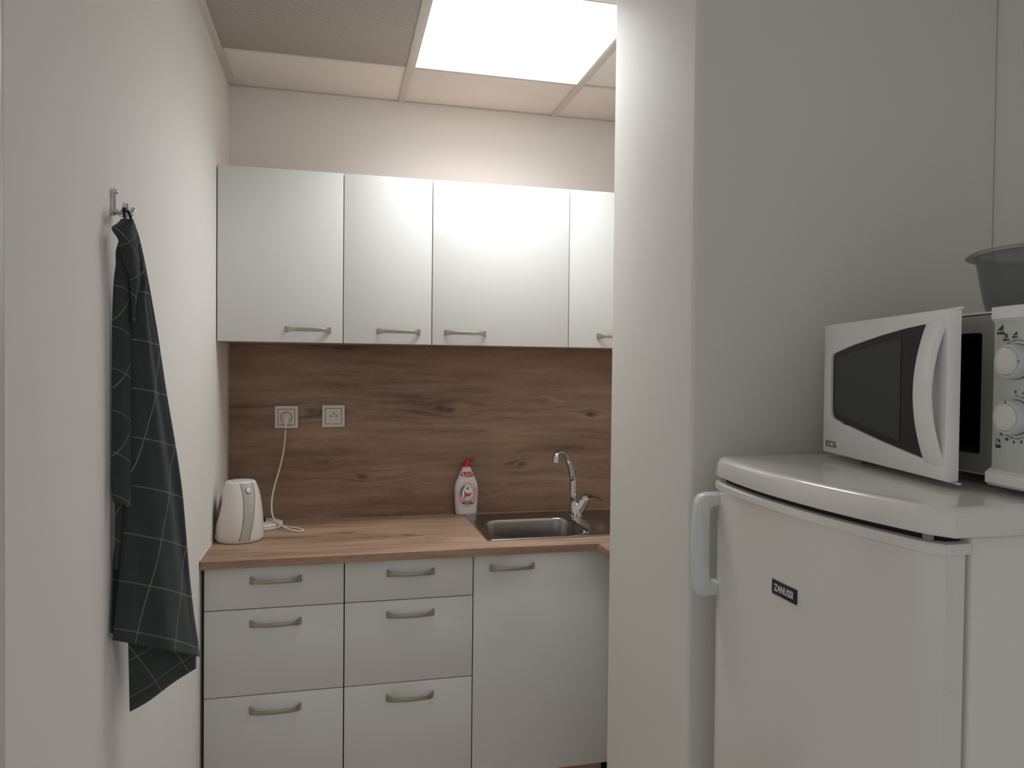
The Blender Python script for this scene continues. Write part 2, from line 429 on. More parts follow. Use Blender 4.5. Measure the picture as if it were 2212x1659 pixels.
# ------------------------------------------------------------------ base cabinets
YL = -.5572; ZR1, ZR2, ZDB, ZDT = .7478, .4918, .1644, .8705
for (a, b_, lab) in ((.0105, .4052, 'white three-drawer base cabinet in the corner under the kettle'),
                     (.4085, .8012, 'white three-drawer base cabinet next to the single-door cabinet')):
    t = thing('drawer_cabinet', lab, 'cabinet', ((a+b_)/2, -.28, 0), group='white drawer cabinets under the worktop')
    obj('carcass', carcass(a+.002, b_-.001, YL+.0195, -.02, .16, ZWB-.0015, top=False), 'carcass_wood', t, smooth=0)
    for z0, z1, hz in ((ZR1+.0015, ZDT, .832), (ZR2+.0015, ZR1-.0015, .7045), (ZDB, ZR2-.0015, .447)):
        d = obj('drawer_front', bx(a, b_, YL, YL+.018, z0, z1, .0008), 'door', t)
        handle((.2091 if a < .1 else .6068), YL, hz, d)
    obj('drawer_box', bx(a+.03, b_-.03, YL+.0195, -.08, .20, .84), 'dark', t, smooth=0)
    obj('plinth', bx(a, b_, -.51, -.495, .001, .158), 'carcass_wood', t)
t = thing('sink_cabinet', 'white single-door base cabinet under the sink', 'cabinet', (1.03, -.28, 0))
obj('carcass', carcass(.8055, 1.2560, YL+.0195, -.02, .16, ZWB-.0015, top=False), 'carcass_wood', t, smooth=0)
d = obj('door', bx(.8048, 1.2660, YL, YL+.018, ZDB, ZDT, .0008), 'door', t); handle(.9288, YL, .832, d)
obj('plinth', bx(.8012, 1.2555, -.51, -.495, .001, .158), 'carcass_wood', t)
t = thing('return_cabinet', 'white base cabinet under the short worktop return behind the pillar', 'cabinet', (1.53, -.8, 0))
obj('carcass', carcass(1.288, 1.796, -1.030, -.561, .16, ZWB-.0015), 'carcass_wood', t, smooth=0)
obj('door', bx(1.268, 1.286, -1.030, -.563, ZDB, ZDT, .0008), 'door', t)
obj('plinth', bx(1.33, 1.345, -1.03, -.563, .001, .158), 'carcass_wood', t)

# ------------------------------------------------------------------ sink
t = thing('kitchen_sink', 'stainless steel drop-in sink with drainer in the oak-look worktop', 'sink', (1.24, -.28, ZW))
SX0, SX1, SY0, SY1 = .8615, 1.64, -.4935, -.0655
BX0, BX1, BY0, BY1 = .892, 1.242, -.462, -.172
b = new_bm()
def sr(i, z, r=.012): return rrect(SX0+i, SX1-i, SY0+i, SY1-i, r, z)
loops = [sr(0, ZW+.0004), sr(.0005, ZW+.0035), sr(.003, ZW+.0052), sr(.0075, ZW+.0050), sr(.0085, ZW+.0048, .012), sr(.016, ZW+.0030, .012), sr(.018, ZW+.0026, .012)]
def br(i, z, r): return rrect(BX0+i, BX1-i, BY0+i, BY1-i, r, z)
loops += [br(-.004, ZW+.0026, .075), br(0, ZW+.0018, .073), br(.003, ZW-.002, .071), br(.005, ZW-.010, .069), br(.012, ZW-.09, .064), br(.016, ZW-.115, .062), br(.026, ZW-.132, .055), br(.045, ZW-.140, .045)]
loft(b, loops, True, False, True)
obj('deck', b, 'steel', t, smooth=30)
b = new_bm(); loft(b, [circ((1.19, -.36, ZW-.1395), .040, 24), circ((1.19, -.36, ZW-.1375), .038, 24), circ((1.19, -.36, ZW-.1385), .020, 24)]); obj('drain', b, 'chrome', t)
b = new_bm(); loft(b, [circ((BX1-.0045, -.362, ZW-.0165), .0125, 20, 'x'), circ((BX1-.0105, -.362, ZW-.0165), .0115, 20, 'x'), circ((BX1-.0105, -.362, ZW-.0165), .0075, 20, 'x'), circ((BX1-.0070, -.362, ZW-.0165), .0065, 20, 'x')]); obj('overflow', b, 'chrome', t)
for k in range(6):
    y = -.42+k*.05
    b = new_bm(); tube(b, [(1.455, y, ZW+.0022), (1.61, y, ZW+.0022)], .0025, 8, 1); obj('drainer_rib', b, 'steel', t)

# ------------------------------------------------------------------ tap
t = thing('mixer_tap', 'chrome swan-neck mixer tap standing behind the sink basin', 'tap', (1.276, -.148, ZW+.003))
b = new_bm(); Z = ZW+.0033
loft(b, [circ((1.2765, -.148, Z), .030), circ((1.2765, -.148, Z+.004), .0295), circ((1.2765, -.148, Z+.007), .025), circ((1.274, -.148, Z+.02), .023), circ((1.269, -.148, Z+.04), .016), circ((1.2655, -.148, Z+.056), .0135), circ((1.2650, -.148, Z+.0605), .0135)])
obj('body', b, 'chrome', t)
b = new_bm(); tube(b, [(1.2650, -.149, .9645), (1.2645, -.15, .9745), (1.2641, -.15, 1.0193), (1.2613, -.152, 1.0518), (1.2413, -.17, 1.1091), (1.2213, -.19, 1.1372), (1.1985, -.21, 1.1535), (1.1800, -.226, 1.1545), (1.1690, -.238, 1.145), (1.1661, -.242, 1.133)], [.0132, .0130, .0128, .0125, .0118, .0112, .0107, .0104, .0104, .0104], 16, 6)
sp = obj('spout', b, 'chrome', t, smooth=60)
b = new_bm(); tube(b, [(1.1663, -.2418, 1.137), (1.1657, -.2425, 1.1205)], .0118, 16, 1); obj('aerator', b, 'chrome', sp)
b = new_bm(); tube(b, [(1.2655, -.149, .9605), (1.2655, -.149, .9640)], .0128, 18, 1); obj('seal_ring', b, 'black', t)
b = new_bm(); tube(b, [(1.281, -.150, .908), (1.293, -.152, .932), (1.306, -.154, .955), (1.314, -.155, .969), (1.3175, -.1555, .9755)], [.019, .0205, .0205, .0195, .014], 20, 4); obj('cartridge_housing', b, 'chrome', t, smooth=60)
b = new_bm()
lv = []
for (x, z, w, h) in ((1.291, .9700, .014, .010), (1.299, .9785, .019, .016), (1.316, .9825, .0195, .017), (1.336, .9800, .016, .012), (1.356, .9735, .012, .009), (1.372, .9655, .0105, .008), (1.3785, .9615, .007, .006)):
    lv.append([(x, -.157-w, z), (x+.001, -.157-w*.6, z+h/2), (x+.001, -.157+w*.6, z+h/2), (x, -.157+w, z), (x, -.157+w*.6, z-h/2), (x, -.157-w*.6, z-h/2)])
loft(b, lv); obj('lever', b, 'chrome', t, smooth=60)

# ------------------------------------------------------------------ sockets
def socket(x, z, label, plugged):
    y = -.0100
    t = thing('wall_socket', label, 'socket', (x, y, z), group='sockets on the splashback')
    b = new_bm(); loft(b, [[(p[0], y-d, p[1]) for p in [(q[0], q[1]) for q in rrect(x-.041+i, x+.041-i, z-.041+i, z+.041-i, r, 0)]] for d, i, r in ((0, 0, .002), (.006, 0, .002), (.0085, .002, .002), (.0085, .0105, .0015), (.0052, .0112, .001))])
    f = obj('frame', b, 'socket', t)
    b = new_bm(); loft(b, [[(q[0], y-d, q[1]) for q in rrect(x-.0285+i, x+.0285-i, z-.0285+i, z+.0285-i, .001, 0)] for d, i in ((.0050, -.0006), (.0060, -.0006))], True, True, True); obj('joint', b, 'line', f)
    b = new_bm(); n = 32
    def sq(i, d):
        out = []
        for q in range(n):
            a = 2*PI*q/n; c_, s_ = math.cos(a), math.sin(a); k = (.0278-i)/max(abs(c_), abs(s_)); out.append((x+c_*k, y-d, z+s_*k))
        return out
    loft(b, [sq(0, .0060), sq(0, .0092), sq(.0005, .0096), circ((x, y-.0096, z), .0205, n, 'y'), circ((x, y-.0088, z), .0198, n, 'y'), circ((x, y-.0066, z), .0192, n, 'y')], True, True, True)
    ins = obj('insert', b, 'socket', t)
    b = new_bm(); loft(b, [circ((x, y-.0092, z), .0209, n, 'y'), circ((x, y-.00975, z), .0207, n, 'y'), circ((x, y-.00975, z), .0199, n, 'y'), circ((x, y-.0092, z), .0196, n, 'y')], True, False, False)
    obj('recess_ring', b, 'line' if plugged else 'socket', ins)
    if not plugged:
        for hx, hz in ((-.0095, 0), (.0095, 0)):
            b = new_bm(); loft(b, [circ((x+hx, y-.0064, z+hz), .0030, 14, 'y'), circ((x+hx, y-.00685, z+hz), .0030, 14, 'y')]); obj('pin_hole', b, 'black', ins)
        b = new_bm(); loft(b, [circ((x, y-.0064, z+.0095), .0026, 14, 'y'), circ((x, y-.0110, z+.0095), .0024, 14, 'y')]); obj('earth_pin', b, 'dark', ins)
        b = new_bm(); loft(b, [circ((x, y-.0064, z), .0026, 14, 'y'), circ((x, y-.0070, z), .0024, 14, 'y')]); obj('screw', b, 'nickel', ins)
    return t
socket(.2036, 1.278, 'white wall socket with the kettle plug in it', True)
socket(.3708, 1.2807, 'empty white wall socket on the brown splashback', False)

# ------------------------------------------------------------------ kettle
KX, KY = .078, -.31
KP = [(.9012, .0780, .0705), (.9040, .0780, .0735), (.92, .0780, .0742), (.951, .0785, .0730), (.975, .0787, .0712), (.993, .0790, .0694), (1.024, .0803, .0640), (1.05, .0815, .0585), (1.068, .0812, .0535), (1.0840, .0806, .0482), (1.0885, .0806, .0462), (1.0900, .0806, .0445)]
def kprof(z):
    for (z0, c0, r0), (z1, c1, r1) in zip(KP, KP[1:]):
        if z <= z1: k = (z-z0)/(z1-z0); return c0+(c1-c0)*k, r0+(r1-r0)*k
    return KP[-1][1], KP[-1][2]
def kpt(phi, z, off=0.0):
    c, r = kprof(z); a = math.radians(phi)
    return (c+(r+off)*math.sin(a), KY-(r+off)*math.cos(a), z)
t = thing('electric_kettle', 'white electric kettle with a silver front strip, on the worktop corner', 'kettle', (KX, KY, ZW))
zs = [.9004, .9012, .904, .912, .92]+[.92+.006*k for k in range(1, 27)]+[1.080, 1.084, 1.087, 1.0885, 1.0900]
b = new_bm(); loft(b, [circ((kprof(z)[0], KY, z), kprof(z)[1]-(.004 if z < .9008 else 0), 48) for z in zs]); body = obj('body', b, 'kettle', t, smooth=50)
b = new_bm(); loft(b, [circ((.0808, KY, z), r, 40) for z, r in ((1.0901, .0430), (1.0912, .0426), (1.0920, .040), (1.0926, .024), (1.0928, .008))]); obj('lid', b, 'kettle', t, smooth=60)
def ipl(tab, z):
    if z <= tab[0][0]: return tab[0][1]
    for (a, p), (c, q) in zip(tab, tab[1:]):
        if z <= c: k = (z-a)/(c-a); k = k*k*(3-2*k)*.3+k*.7; return p+(q-p)*k
    return tab[-1][1]
def patch(b, fl, fr, z0, z1, off, nz=26, nu=8):
    rows = []
    for i in range(nz+1):
        z = z0+(z1-z0)*i/nz; l, r = fl(z), fr(z)
        rows.append([b.verts.new(kpt(l+(r-l)*k/nu, z, off)) for k in range(nu+1)])
    for a, c in zip(rows, rows[1:]):
        for k in range(nu): b.faces.new((a[k], a[k+1], c[k+1], c[k]))
FL = [(.910, 5.0), (.930, 10), (.955, 14), (.990, 16), (1.024, 15.5), (1.055, 13), (1.075, 9), (1.089, 4)]
FR = [(.910, 29.5), (.930, 32), (.966, 39), (1.0, 44), (1.024, 47), (1.055, 52), (1.075, 55), (1.089, 57)]
b = new_bm(); patch(b, lambda z: ipl(FL, z)+.4, lambda z: ipl(FR, z)-.4, .911, 1.0885, .0009); st = obj('front_strip', b, 'silver', t, smooth=60)
b = new_bm(); patch(b, lambda z: ipl(FL, z)-.9, lambda z: ipl(FL, z)+.5, .910, 1.0888, .0012, 26, 1); obj('seam', b, 'line', st, smooth=0)
b = new_bm(); patch(b, lambda z: ipl(FR, z)-.5, lambda z: ipl(FR, z)+.9, .910, 1.0888, .0012, 26, 1); obj('seam', b, 'line', st, smooth=0)
bc = Vector(kpt(31, 1.0655)); e1 = (Vector(kpt(33, 1.0655))-Vector(kpt(29, 1.0655))).normalized(); e2 = (Vector(kpt(31, 1.072))-Vector(kpt(31, 1.059))).normalized(); e3 = e1.cross(e2)
def ring(r, o): return [bc+e1*r*.86*math.cos(2*PI*k/24)+e2*r*math.sin(2*PI*k/24)+e3*o for k in range(24)]
b = new_bm(); loft(b, [ring(.0112, -.003), ring(.0112, .0020), ring(.0100, .0022)]); bt = obj('button_ring', b, 'line', st)
b = new_bm(); loft(b, [ring(.0098, .001), ring(.0098, .0030), ring(.0086, .0040), ring(.004, .0045)]); obj('lid_button', b, 'plastic', st, smooth=60)
GF = [(.949, -92), (.956, -74), (.970, -62), (.99, -55), (1.015, -53), (1.035, -58), (1.05, -75), (1.056, -92)]
b = new_bm(); patch(b, lambda z: -132, lambda z: ipl(GF, z), .950, 1.055, .0008, 20, 8); obj('water_gauge', b, 'gauge', t, smooth=60)
b = new_bm(); loft(b, [[kpt(-74+dp, .918+dz, o) for dp, dz in ((-5, -.008), (5, -.008), (5, .006), (-5, .006))] for o in (-.001, .002)]); obj('switch', b, 'kettle', t)

# ------------------------------------------------------------------ kettle base, cord and plug
bxc, byc = .128, -.128
t = thing('kettle_base', 'round white kettle base with a cord plugged into the wall', 'kettle base', (bxc, byc, ZW))
b = new_bm(); loft(b, [circ((bxc, byc, z), r, 40) for z, r in ((.9004, .070), (.903, .0725), (.911, .0728), (.9125, .0720))]); obj('base_plate', b, 'kettle', t)
b = new_bm(); loft(b, [circ((bxc, byc, z), r, 40) for z, r in ((.9120, .0722), (.9140, .0722))]); obj('rim_line', b, 'line', t)
b = new_bm(); loft(b, [circ((bxc, byc, z), r, 40) for z, r in ((.9138, .0728), (.9165, .0715), (.9185, .064), (.9190, .02))]); obj('top_plate', b, 'kettle', t, smooth=50)
b = new_bm(); loft(b, [circ((bxc+.003, byc, z), r, 20) for z, r in ((.9188, .0115), (.9290, .0110), (.9345, .0085), (.9355, .005))]); obj('connector', b, 'black', t)
b = new_bm()
tube(b, [(.2016, -.031, 1.232), (.2012, -.0325, 1.222), (.1990, -.034, 1.190), (.1935, -.036, 1.145), (.1815, -.040, 1.090), (.1680, -.052, 1.040), (.1600, -.072, 1.000), (.1590, -.095, .965), (.1660, -.130, .938), (.1830, -.168, .923), (.2100, -.205, .912), (.2400, -.232, .906), (.2650, -.240, .9040), (.2730, -.228, .9040), (.2640, -.205, .9040), (.2350, -.175, .9040), (.2080, -.156, .9045), (.196, -.148, .906)], .0032, 10, 6)
obj('cord', b, 'cord', t, smooth=60)
b = new_bm()
PX, PZ = .2030, 1.2775
loft(b, [circ((PX, y, PZ), r, 28, 'y') for y, r in ((-.0172, .0180), (-.0215, .0182), (-.0265, .0168), (-.0300, .0120))])
tube(b, [(PX, -.028, PZ-.001), (PX-.0003, -.0335, PZ-.014), (PX-.0008, -.0340, PZ-.026)], [.0125, .0115, .0078], 18, 5)
tube(b, [(PX-.0008, -.0338, PZ-.026), (.2016, -.032, 1.238)], [.0062, .0062], 14, 1)
obj('plug', b, 'cord', t, smooth=50)

# ------------------------------------------------------------------ dish soap bottle
BXC, BYC = .8702, -.0355
t = thing('dish_soap_bottle', 'white dish soap bottle with red cap and pink label, beside the sink', 'bottle', (BXC, BYC, ZW))
BP = [(.9004, .0370, .0185), (.902, .0395, .0205), (.906, .0410, .0218), (.93, .0432, .0225), (.96, .0452, .0228), (.985, .0458, .0228), (1.006, .0456, .0225), (1.018, .0435, .0215), (1.030, .0395, .0203), (1.045, .0325, .0188), (1.060, .0262, .0173), (1.070, .0210, .0163), (1.0765, .0178, .0158), (1.0785, .0168, .0155)]
def bprof(z):
    for (z0, a0, d0), (z1, a1, d1) in zip(BP, BP[1:]):
        if z <= z1: k = max(0, (z-z0)/(z1-z0)); return a0+(a1-a0)*k, d0+(d1-d0)*k
    return BP[-1][1:]
def sell(z, i=0, n=44):
    a, d_ = bprof(z); out = []
    for k in range(n):
        th = 2*PI*k/n; c_, s_ = math.cos(th), math.sin(th); e = .78
        out.append((BXC+(a-i)*math.copysign(abs(c_)**e, c_), BYC+(d_-i)*math.copysign(abs(s_)**e, s_), z))
    return out
def bwarp(off):
    def f(p):
        a, d_ = bprof(p.z); q = min(.995, abs(p.x-BXC)/a); e = .78
        y = d_*(1-q**(2/e))**(e/2)
        return Vector((p.x, BYC-y-off-p.y, p.z))
    return f
b = new_bm(); zz = [BP[0][0]]
for (z0, _, _), (z1, _, _) in zip(BP, BP[1:]):
    for k in range(1, 4): zz.append(z0+(z1-z0)*k/3)
loft(b, [sell(z) for z in zz]); obj('body', b, 'bottle', t, smooth=60)
b = new_bm(); loft(b, [circ((BXC, BYC, z), r, 28, r2=r*.95) for z, r in ((1.0782, .0172), (1.0835, .0172), (1.0850, .0165))]); obj('neck_ring', b, 'bottle', t)
b = new_bm()
tube(b, [(BXC, BYC, 1.0852), (BXC, BYC, 1.089), (BXC+.001, BYC, 1.0955), (BXC+.005, BYC, 1.1025), (BXC+.011, BYC-.001, 1.1075), (BXC+.018, BYC-.002, 1.1115), (BXC+.0265, BYC-.003, 1.1130)], [.0166, .0162, .0138, .0100, .0068, .0062, .0072], 18, 4)
cap = obj('cap', b, 'red', t, smooth=60)
b = new_bm(); tube(b, [(BXC+.0262, BYC-.003, 1.1130), (BXC+.0275, BYC-.003, 1.1131)], .0045, 14, 1); obj('nozzle', b, 'redink', cap)
def bshape(name, pts, mat, off, parent):     # a flat print shape wrapped on the bottle front; pts in (x, z)
    b = new_bm(); n = len(pts); cx_ = sum(p[0] for p in pts)/n; cz_ = sum(p[1] for p in pts)/n; w = bwarp(off)
    rows = [[b.verts.new(w(Vector((cx_+(p[0]-cx_)*s, 0, cz_+(p[1]-cz_)*s)))) for p in pts] for s in (.02, .3, .6, .8, 1.0)]
    b.faces.new(rows[0])
    for r0, r1 in zip(rows, rows[1:]):
        for i in range(n): j = (i+1) % n; b.faces.new((r0[i], r0[j], r1[j], r1[i]))
    return obj(name, b, mat, parent, smooth=60)
def oval(cx_, cz_, rx, rz, n=36, e=1.0): return [(cx_+rx*math.copysign(abs(math.cos(2*PI*k/n))**e, math.cos(2*PI*k/n)), cz_+rz*math.copysign(abs(math.sin(2*PI*k/n))**e, math.sin(2*PI*k/n))) for k in range(n)]
LX = BXC+.001
b = new_bm(); w = bwarp(.0006); o1 = oval(LX, .982, .0425, .0530); o2 = oval(LX, .980, .0395, .0480)
ra = [b.verts.new(w(Vector((p[0], 0, p[1])))) for p in o1]; rb_ = [b.verts.new(bwarp(.0014)(Vector(((p[0]+q[0])/2, 0, (p[1]+q[1])/2)))) for p, q in zip(o1, o2)]; rc = [b.verts.new(w(Vector((p[0], 0, p[1])))) for p in o2]
for i in range(36):
    j = (i+1) % 36; b.faces.new((ra[i], ra[j], rb_[j], rb_[i])); b.faces.new((rb_[i], rb_[j], rc[j], rc[i]))
obj('moulded_rim', b, 'bottle', t, smooth=60)
lb = bshape('front_label', oval(LX+.001, .979, .0375, .0455), 'pink', .0007, t)
bshape('label_white_drop', [(LX, 1.0215), (LX+.0085, 1.0120), (LX+.017, 1.001), (LX+.0215, .988), (LX+.0200, .974), (LX+.0120, .963), (LX, .9595), (LX-.0120, .963), (LX-.0200, .974), (LX-.0215, .988), (LX-.017, 1.001), (LX-.0085, 1.0120)], 'labelwhite', .0010, lb)
bshape('label_leaf_arc', [(LX-.0090, 1.0135), (LX-.0185, 1.001), (LX-.0225, .988), (LX-.0215, .976), (LX-.0250, .972), (LX-.0275, .988), (LX-.0240, 1.003), (LX-.0150, 1.014)], 'green', .0012, lb)
bshape('label_drop', [(LX, 1.0125), (LX+.0030, 1.0075), (LX+.0040, 1.0035), (LX+.0020, .9998), (LX, .9993), (LX-.0020, .9998), (LX-.0040, 1.0035), (LX-.0030, 1.0075)], 'green', .0014, lb)
bshape('label_badge', oval(LX+.0175, 1.0085, .0065, .0065, 18), 'labelwhite', .0013, lb)
bshape('label_leaf', oval(LX+.0175, 1.0085, .0022, .0034, 10), 'green', .0017, lb)
bshape('label_swoosh', [(LX-.020, .9560), (LX-.008, .9605), (LX+.006, .9575), (LX+.018, .9600), (LX+.018, .9572), (LX+.006, .9545), (LX-.008, .9570), (LX-.020, .9530)], 'peach', .0012, lb)
bshape('label_green_band', [(LX-.0215, .9450), (LX-.016, .9535), (LX, .9550), (LX+.016, .9545), (LX+.018, .9485), (LX+.029, .9470), (LX+.024, .9440), (LX, .9428)], 'green', .0012, lb)
bshape('label_grey_line', [(LX-.010, .9690), (LX+.010, .9690), (LX+.010, .9676), (LX-.010, .9676)], 'line', .0014, lb)
bn = bshape('red_banner', oval(BXC+.0005, 1.0572, .0252, .0098, 36, .62), 'redink', .0006, t)
RX = Matrix.Rotation(PI/2, 4, 'X')
lettering('Jar', .0245, 'redink', lb, Matrix.Translation((LX+.001, 0, .9820)) @ RX, .0330, bwarp(.0015), .0008, 'brand_lettering')
lettering('2', .0165, 'inkwhite', bn, Matrix.Translation((BXC-.0155, 0, 1.0565)) @ RX, None, bwarp(.0011), .0006)
lettering('x', .0085, 'inkwhite', bn, Matrix.Translation((BXC-.0085, 0, 1.0520)) @ RX, None, bwarp(.0011), .0003)
for k in range(3): bshape('banner_line', [(BXC-.006, 1.0628-.0048*k), (BXC+.0195-.001*k, 1.0634-.0048*k), (BXC+.0195-.001*k, 1.0612-.0048*k), (BXC-.006, 1.0606-.0048*k)], 'inkwhite', .0010, bn)
for k in range(2): bshape('band_line', [(LX-.010, .9520-.0035*k), (LX+.010, .9523-.0035*k), (LX+.010, .9508-.0035*k), (LX-.010, .9505-.0035*k)], 'inkwhite', .0016, lb)

# ------------------------------------------------------------------ wall hook
t = thing('wall_hook', 'small chrome double-prong coat hook on the white wall', 'hook', (0, -1.424, 1.74))
b = new_bm(); loft(b, [[(d_, q[0], q[1]) for q in rrect(-1.4288+i, -1.4192-i, 1.7165+i, 1.7640-i, .0046, 0)] for d_, i in ((.0004, 0), (.0035, 0), (.006, .002))]); obj('plate', b, 'chrome', t)
b = new_bm(); tube(b, [(.004, -1.424, 1.7580), (.0075, -1.424, 1.7590), (.0095, -1.424, 1.7600)], [.0050, .0048, .0030], 12, 4); obj('top_knob', b, 'chrome', t, smooth=60)
for s in (-1, 1):
    b = new_bm(); tube(b, [(.004, -1.424, 1.7265), (.014, -1.424+s*.004, 1.7215), (.023, -1.424+s*.013, 1.7225), (.0275, -1.424+s*.020, 1.7295), (.0285, -1.424+s*.0225, 1.7355)], [.0045, .0055, .0052, .0050, .0048], 12, 6); obj('prong', b, 'chrome', t, smooth=60)

# ------------------------------------------------------------------ tea towel
TO = Vector((.012, -1.45, 0)); TD = Vector((.5536, .8328, 0)); TN = Vector((.8328, -.5536, 0))
FRONT = [((0.0257, 1.7031), (0.0276, 1.7035)), ((0.0304, 1.6912), (0.035, 1.6921)), ((0.0324, 1.6756), (0.0408, 1.677)), ((0.0357, 1.6561), (0.0466, 1.6578)), ((0.0393, 1.6381), (0.0517, 1.6399)), ((0.0423, 1.6208), (0.0559, 1.6225)), ((0.0417, 1.6086), (0.0589, 1.6106)), ((0.0401, 1.5963), (0.0618, 1.5987)), ((0.0339, 1.5835), (0.0646, 1.5867)), ((0.03, 1.5711), (0.0674, 1.5746)), ((0.0287, 1.547), (0.0731, 1.5503)), ((0.0285, 1.5149), (0.0807, 1.5175)), ((0.0283, 1.4667), (0.0905, 1.4677)), ((0.0281, 1.4105), (0.102, 1.4085)), ((0.0276, 1.3541), (0.115, 1.3482)), ((0.0267, 1.2978), (0.1279, 1.2868)), ((0.0257, 1.2415), (0.1394, 1.2243)), ((0.0226, 1.1855), (0.148, 1.1614)), ((0.0167, 1.1304), (0.1566, 1.0976)), ((0.0115, 1.0836), (0.1649, 1.0421)), ((0.0061, 1.037), (0.1743, 0.9855)), ((0.0019, 1.0064), (0.1818, 0.947)), ((0.0007, 0.9972), (0.1876, 0.9178)), ((-0.0003, 0.9888), (0.191, 0.891))]
UVF = [[2.923, 9.356, -3.34, 2.491, -0.044], [14.883, -13.464, -11.619, 7.823, -0.154]]
LEFT = [((0.0200, 1.6900), (0.0383, 1.6800)), ((0.0075, 1.6560), (0.0383, 1.6565)), ((0.007, 1.6319), (0.0383, 1.6364)), ((0.0042, 1.6143), (0.0383, 1.6187)), ((0.0023, 1.596), (0.0384, 1.6001)), ((0.0008, 1.5684), (0.0384, 1.5719)), ((-0.0006, 1.5291), (0.0384, 1.5315)), ((-0.0009, 1.4505), (0.0385, 1.4507)), ((-0.0013, 1.3718), (0.0386, 1.3696)), ((-0.0019, 1.293), (0.0387, 1.2737)), ((-0.0022, 1.2536), (0.0387, 1.233)), ((0.0017, 1.2253), (0.0388, 1.2045))]
UVL = [[12.151, 3.613, -8.37, 6.607, -0.125], [20.891, -23.349, -13.379, 10.154, -0.204]]
BACK = [((0.008, 1.26), (0.0506, 1.25)), ((0.008, 1.2043), (0.0506, 1.1966)), ((0.0081, 1.1484), (0.0507, 1.1389)), ((0.0081, 1.1069), (0.0508, 1.096))]
ROLL = [((0.0059, 1.7072), (0.0219, 1.7072)), ((-0.0015, 1.6988), (0.0276, 1.7003)), ((-0.0133, 1.6895), (0.0315, 1.6874)), ((-0.0106, 1.6823), (0.0334, 1.6718)), ((-0.0042, 1.6757), (0.0364, 1.6562)), ((0.0004, 1.6655), (0.0393, 1.6429)), ((0.0032, 1.6511), (0.0413, 1.6287)), ((0.0078, 1.636), (0.0432, 1.6128)), ((0.0172, 1.6176), (0.0423, 1.5949)), ((0.021, 1.5982), (0.0364, 1.5757)), ((0.0229, 1.5705), (0.0326, 1.5569)), ((0.0249, 1.5307), (0.0316, 1.5271))]
UVR = [[23.2, -31.628, -13.423, 10.444, -0.241], [23.379, -5.745, -13.957, 10.356, -0.072]]
TRI = [((0.0321, 0.9678), (0.0362, 0.849)), ((0.0561, 0.9587), (0.0596, 0.8518)), ((0.081, 0.9493), (0.0839, 0.8548)), ((0.1067, 0.9395), (0.1091, 0.8578)), ((0.1335, 0.9293), (0.1351, 0.861)), ((0.1612, 0.9188), (0.1621, 0.8642)), ((0.19, 0.9078), (0.1901, 0.8676))]
UVT = [[5.349, -12.103, -1.114, -1.446, -4.096], [13.935, -7.618, -16.334, 11.07, 0.38]]
TAIL = [((0.0914, 1.4004), (0.1064, 1.3897)), ((0.0968, 1.3664), (0.1151, 1.3611)), ((0.1076, 1.3317), (0.124, 1.3321)), ((0.1174, 1.3085), (0.1318, 1.3115))]
tbm = bmesh.new(); tuv = tbm.loops.layers.uv.new('UVMap')
def dense(rows, sub):
    out = []
    n = len(rows)
    def cm(p0, p1, p2, p3, t): return .5*((2*p1)+(p2-p0)*t+(2*p0-5*p1+4*p2-p3)*t*t+(3*p1-p0-3*p2+p3)*t*t*t)
    for i in range(n-1):
        r = [rows[max(i-1, 0)], rows[i], rows[i+1], rows[min(i+2, n-1)]]
        for k in range(sub):
            out.append(tuple(tuple(cm(r[0][s][c], r[1][s][c], r[2][s][c], r[3][s][c], k/sub) for c in (0, 1)) for s in (0, 1)))
    out.append(rows[-1]); return out
def layer(rows, uvc, offf, nu=14, sub=4):
    rows = dense(rows, sub); g = []; nr = len(rows)
    for i, (a, c) in enumerate(rows):
        r = []
        for k in range(nu+1):
            t_ = k/nu; s = a[0]+(c[0]-a[0])*t_; z = a[1]+(c[1]-a[1])*t_
            p = TO+TD*s+TN*offf(t_, i/(nr-1), z)+Vector((0, 0, z))
            p.x = max(p.x, .0035)
            v = tbm.verts.new(p); r.append((v, tuple(q[0]+q[1]*s+q[2]*z+q[3]*s*z+q[4]*z*z for q in uvc)))
        g.append(r)
    for a, c in zip(g, g[1:]):
        for k in range(nu):
            q = (a[k], a[k+1], c[k+1], c[k]); f = tbm.faces.new([w_[0] for w_ in q])
            for lp, w_ in zip(f.loops, q): lp[tuv].uv = w_[1]
def f_front(t_, v_, z):
    edge = (max(0, 1-t_/.12))**2
    return .012*(1-v_*.3)+.014*v_*math.sin(PI*min(1, t_*1.05))-.014*edge+.004*v_*math.sin(9*t_+3*z)+.0018*v_*math.sin(17*t_+13*z)
layer(FRONT, UVF, f_front, 22, 4)
def f_frontback(t_, v_, z): return -.020*v_-.004-.008*math.sin(PI*t_)*v_
layer([(a, (c[0]-.003, c[1])) for a, c in FRONT[2:-1]], UVF, f_frontback, 10, 3)
layer(LEFT, UVL, lambda t_, v_, z: .003+.006*math.sin(PI*t_)-.008*(max(0, 1-t_/.25))**2-.004*t_, 10, 4)
layer(BACK, UVL, lambda t_, v_, z: -.008, 5, 3)
layer(ROLL, UVR, lambda t_, v_, z: .016+.010*math.sin(PI*min(1, .15+t_*.9))*(1-v_*.6)-.012*(max(0, 1-t_/.2))**2*(1-v_)-.006*v_, 10, 4)
layer([((a[0], a[1]+.035), c) for a, c in TRI], UVT, lambda t_, v_, z: -.002+.003*math.sin(7*v_)-.012*(v_-.5)**2, 10, 4)
layer(TAIL, UVL, lambda t_, v_, z: -.016, 5, 3)
me = bpy.data.meshes.new('cloth'); tbm.to_mesh(me); tbm.free()
for p in me.polygons: p.use_smooth = True
tt = thing('tea_towel', 'dark grey checked tea towel hanging from the wall hook', 'towel', (.05, -1.40, .85))
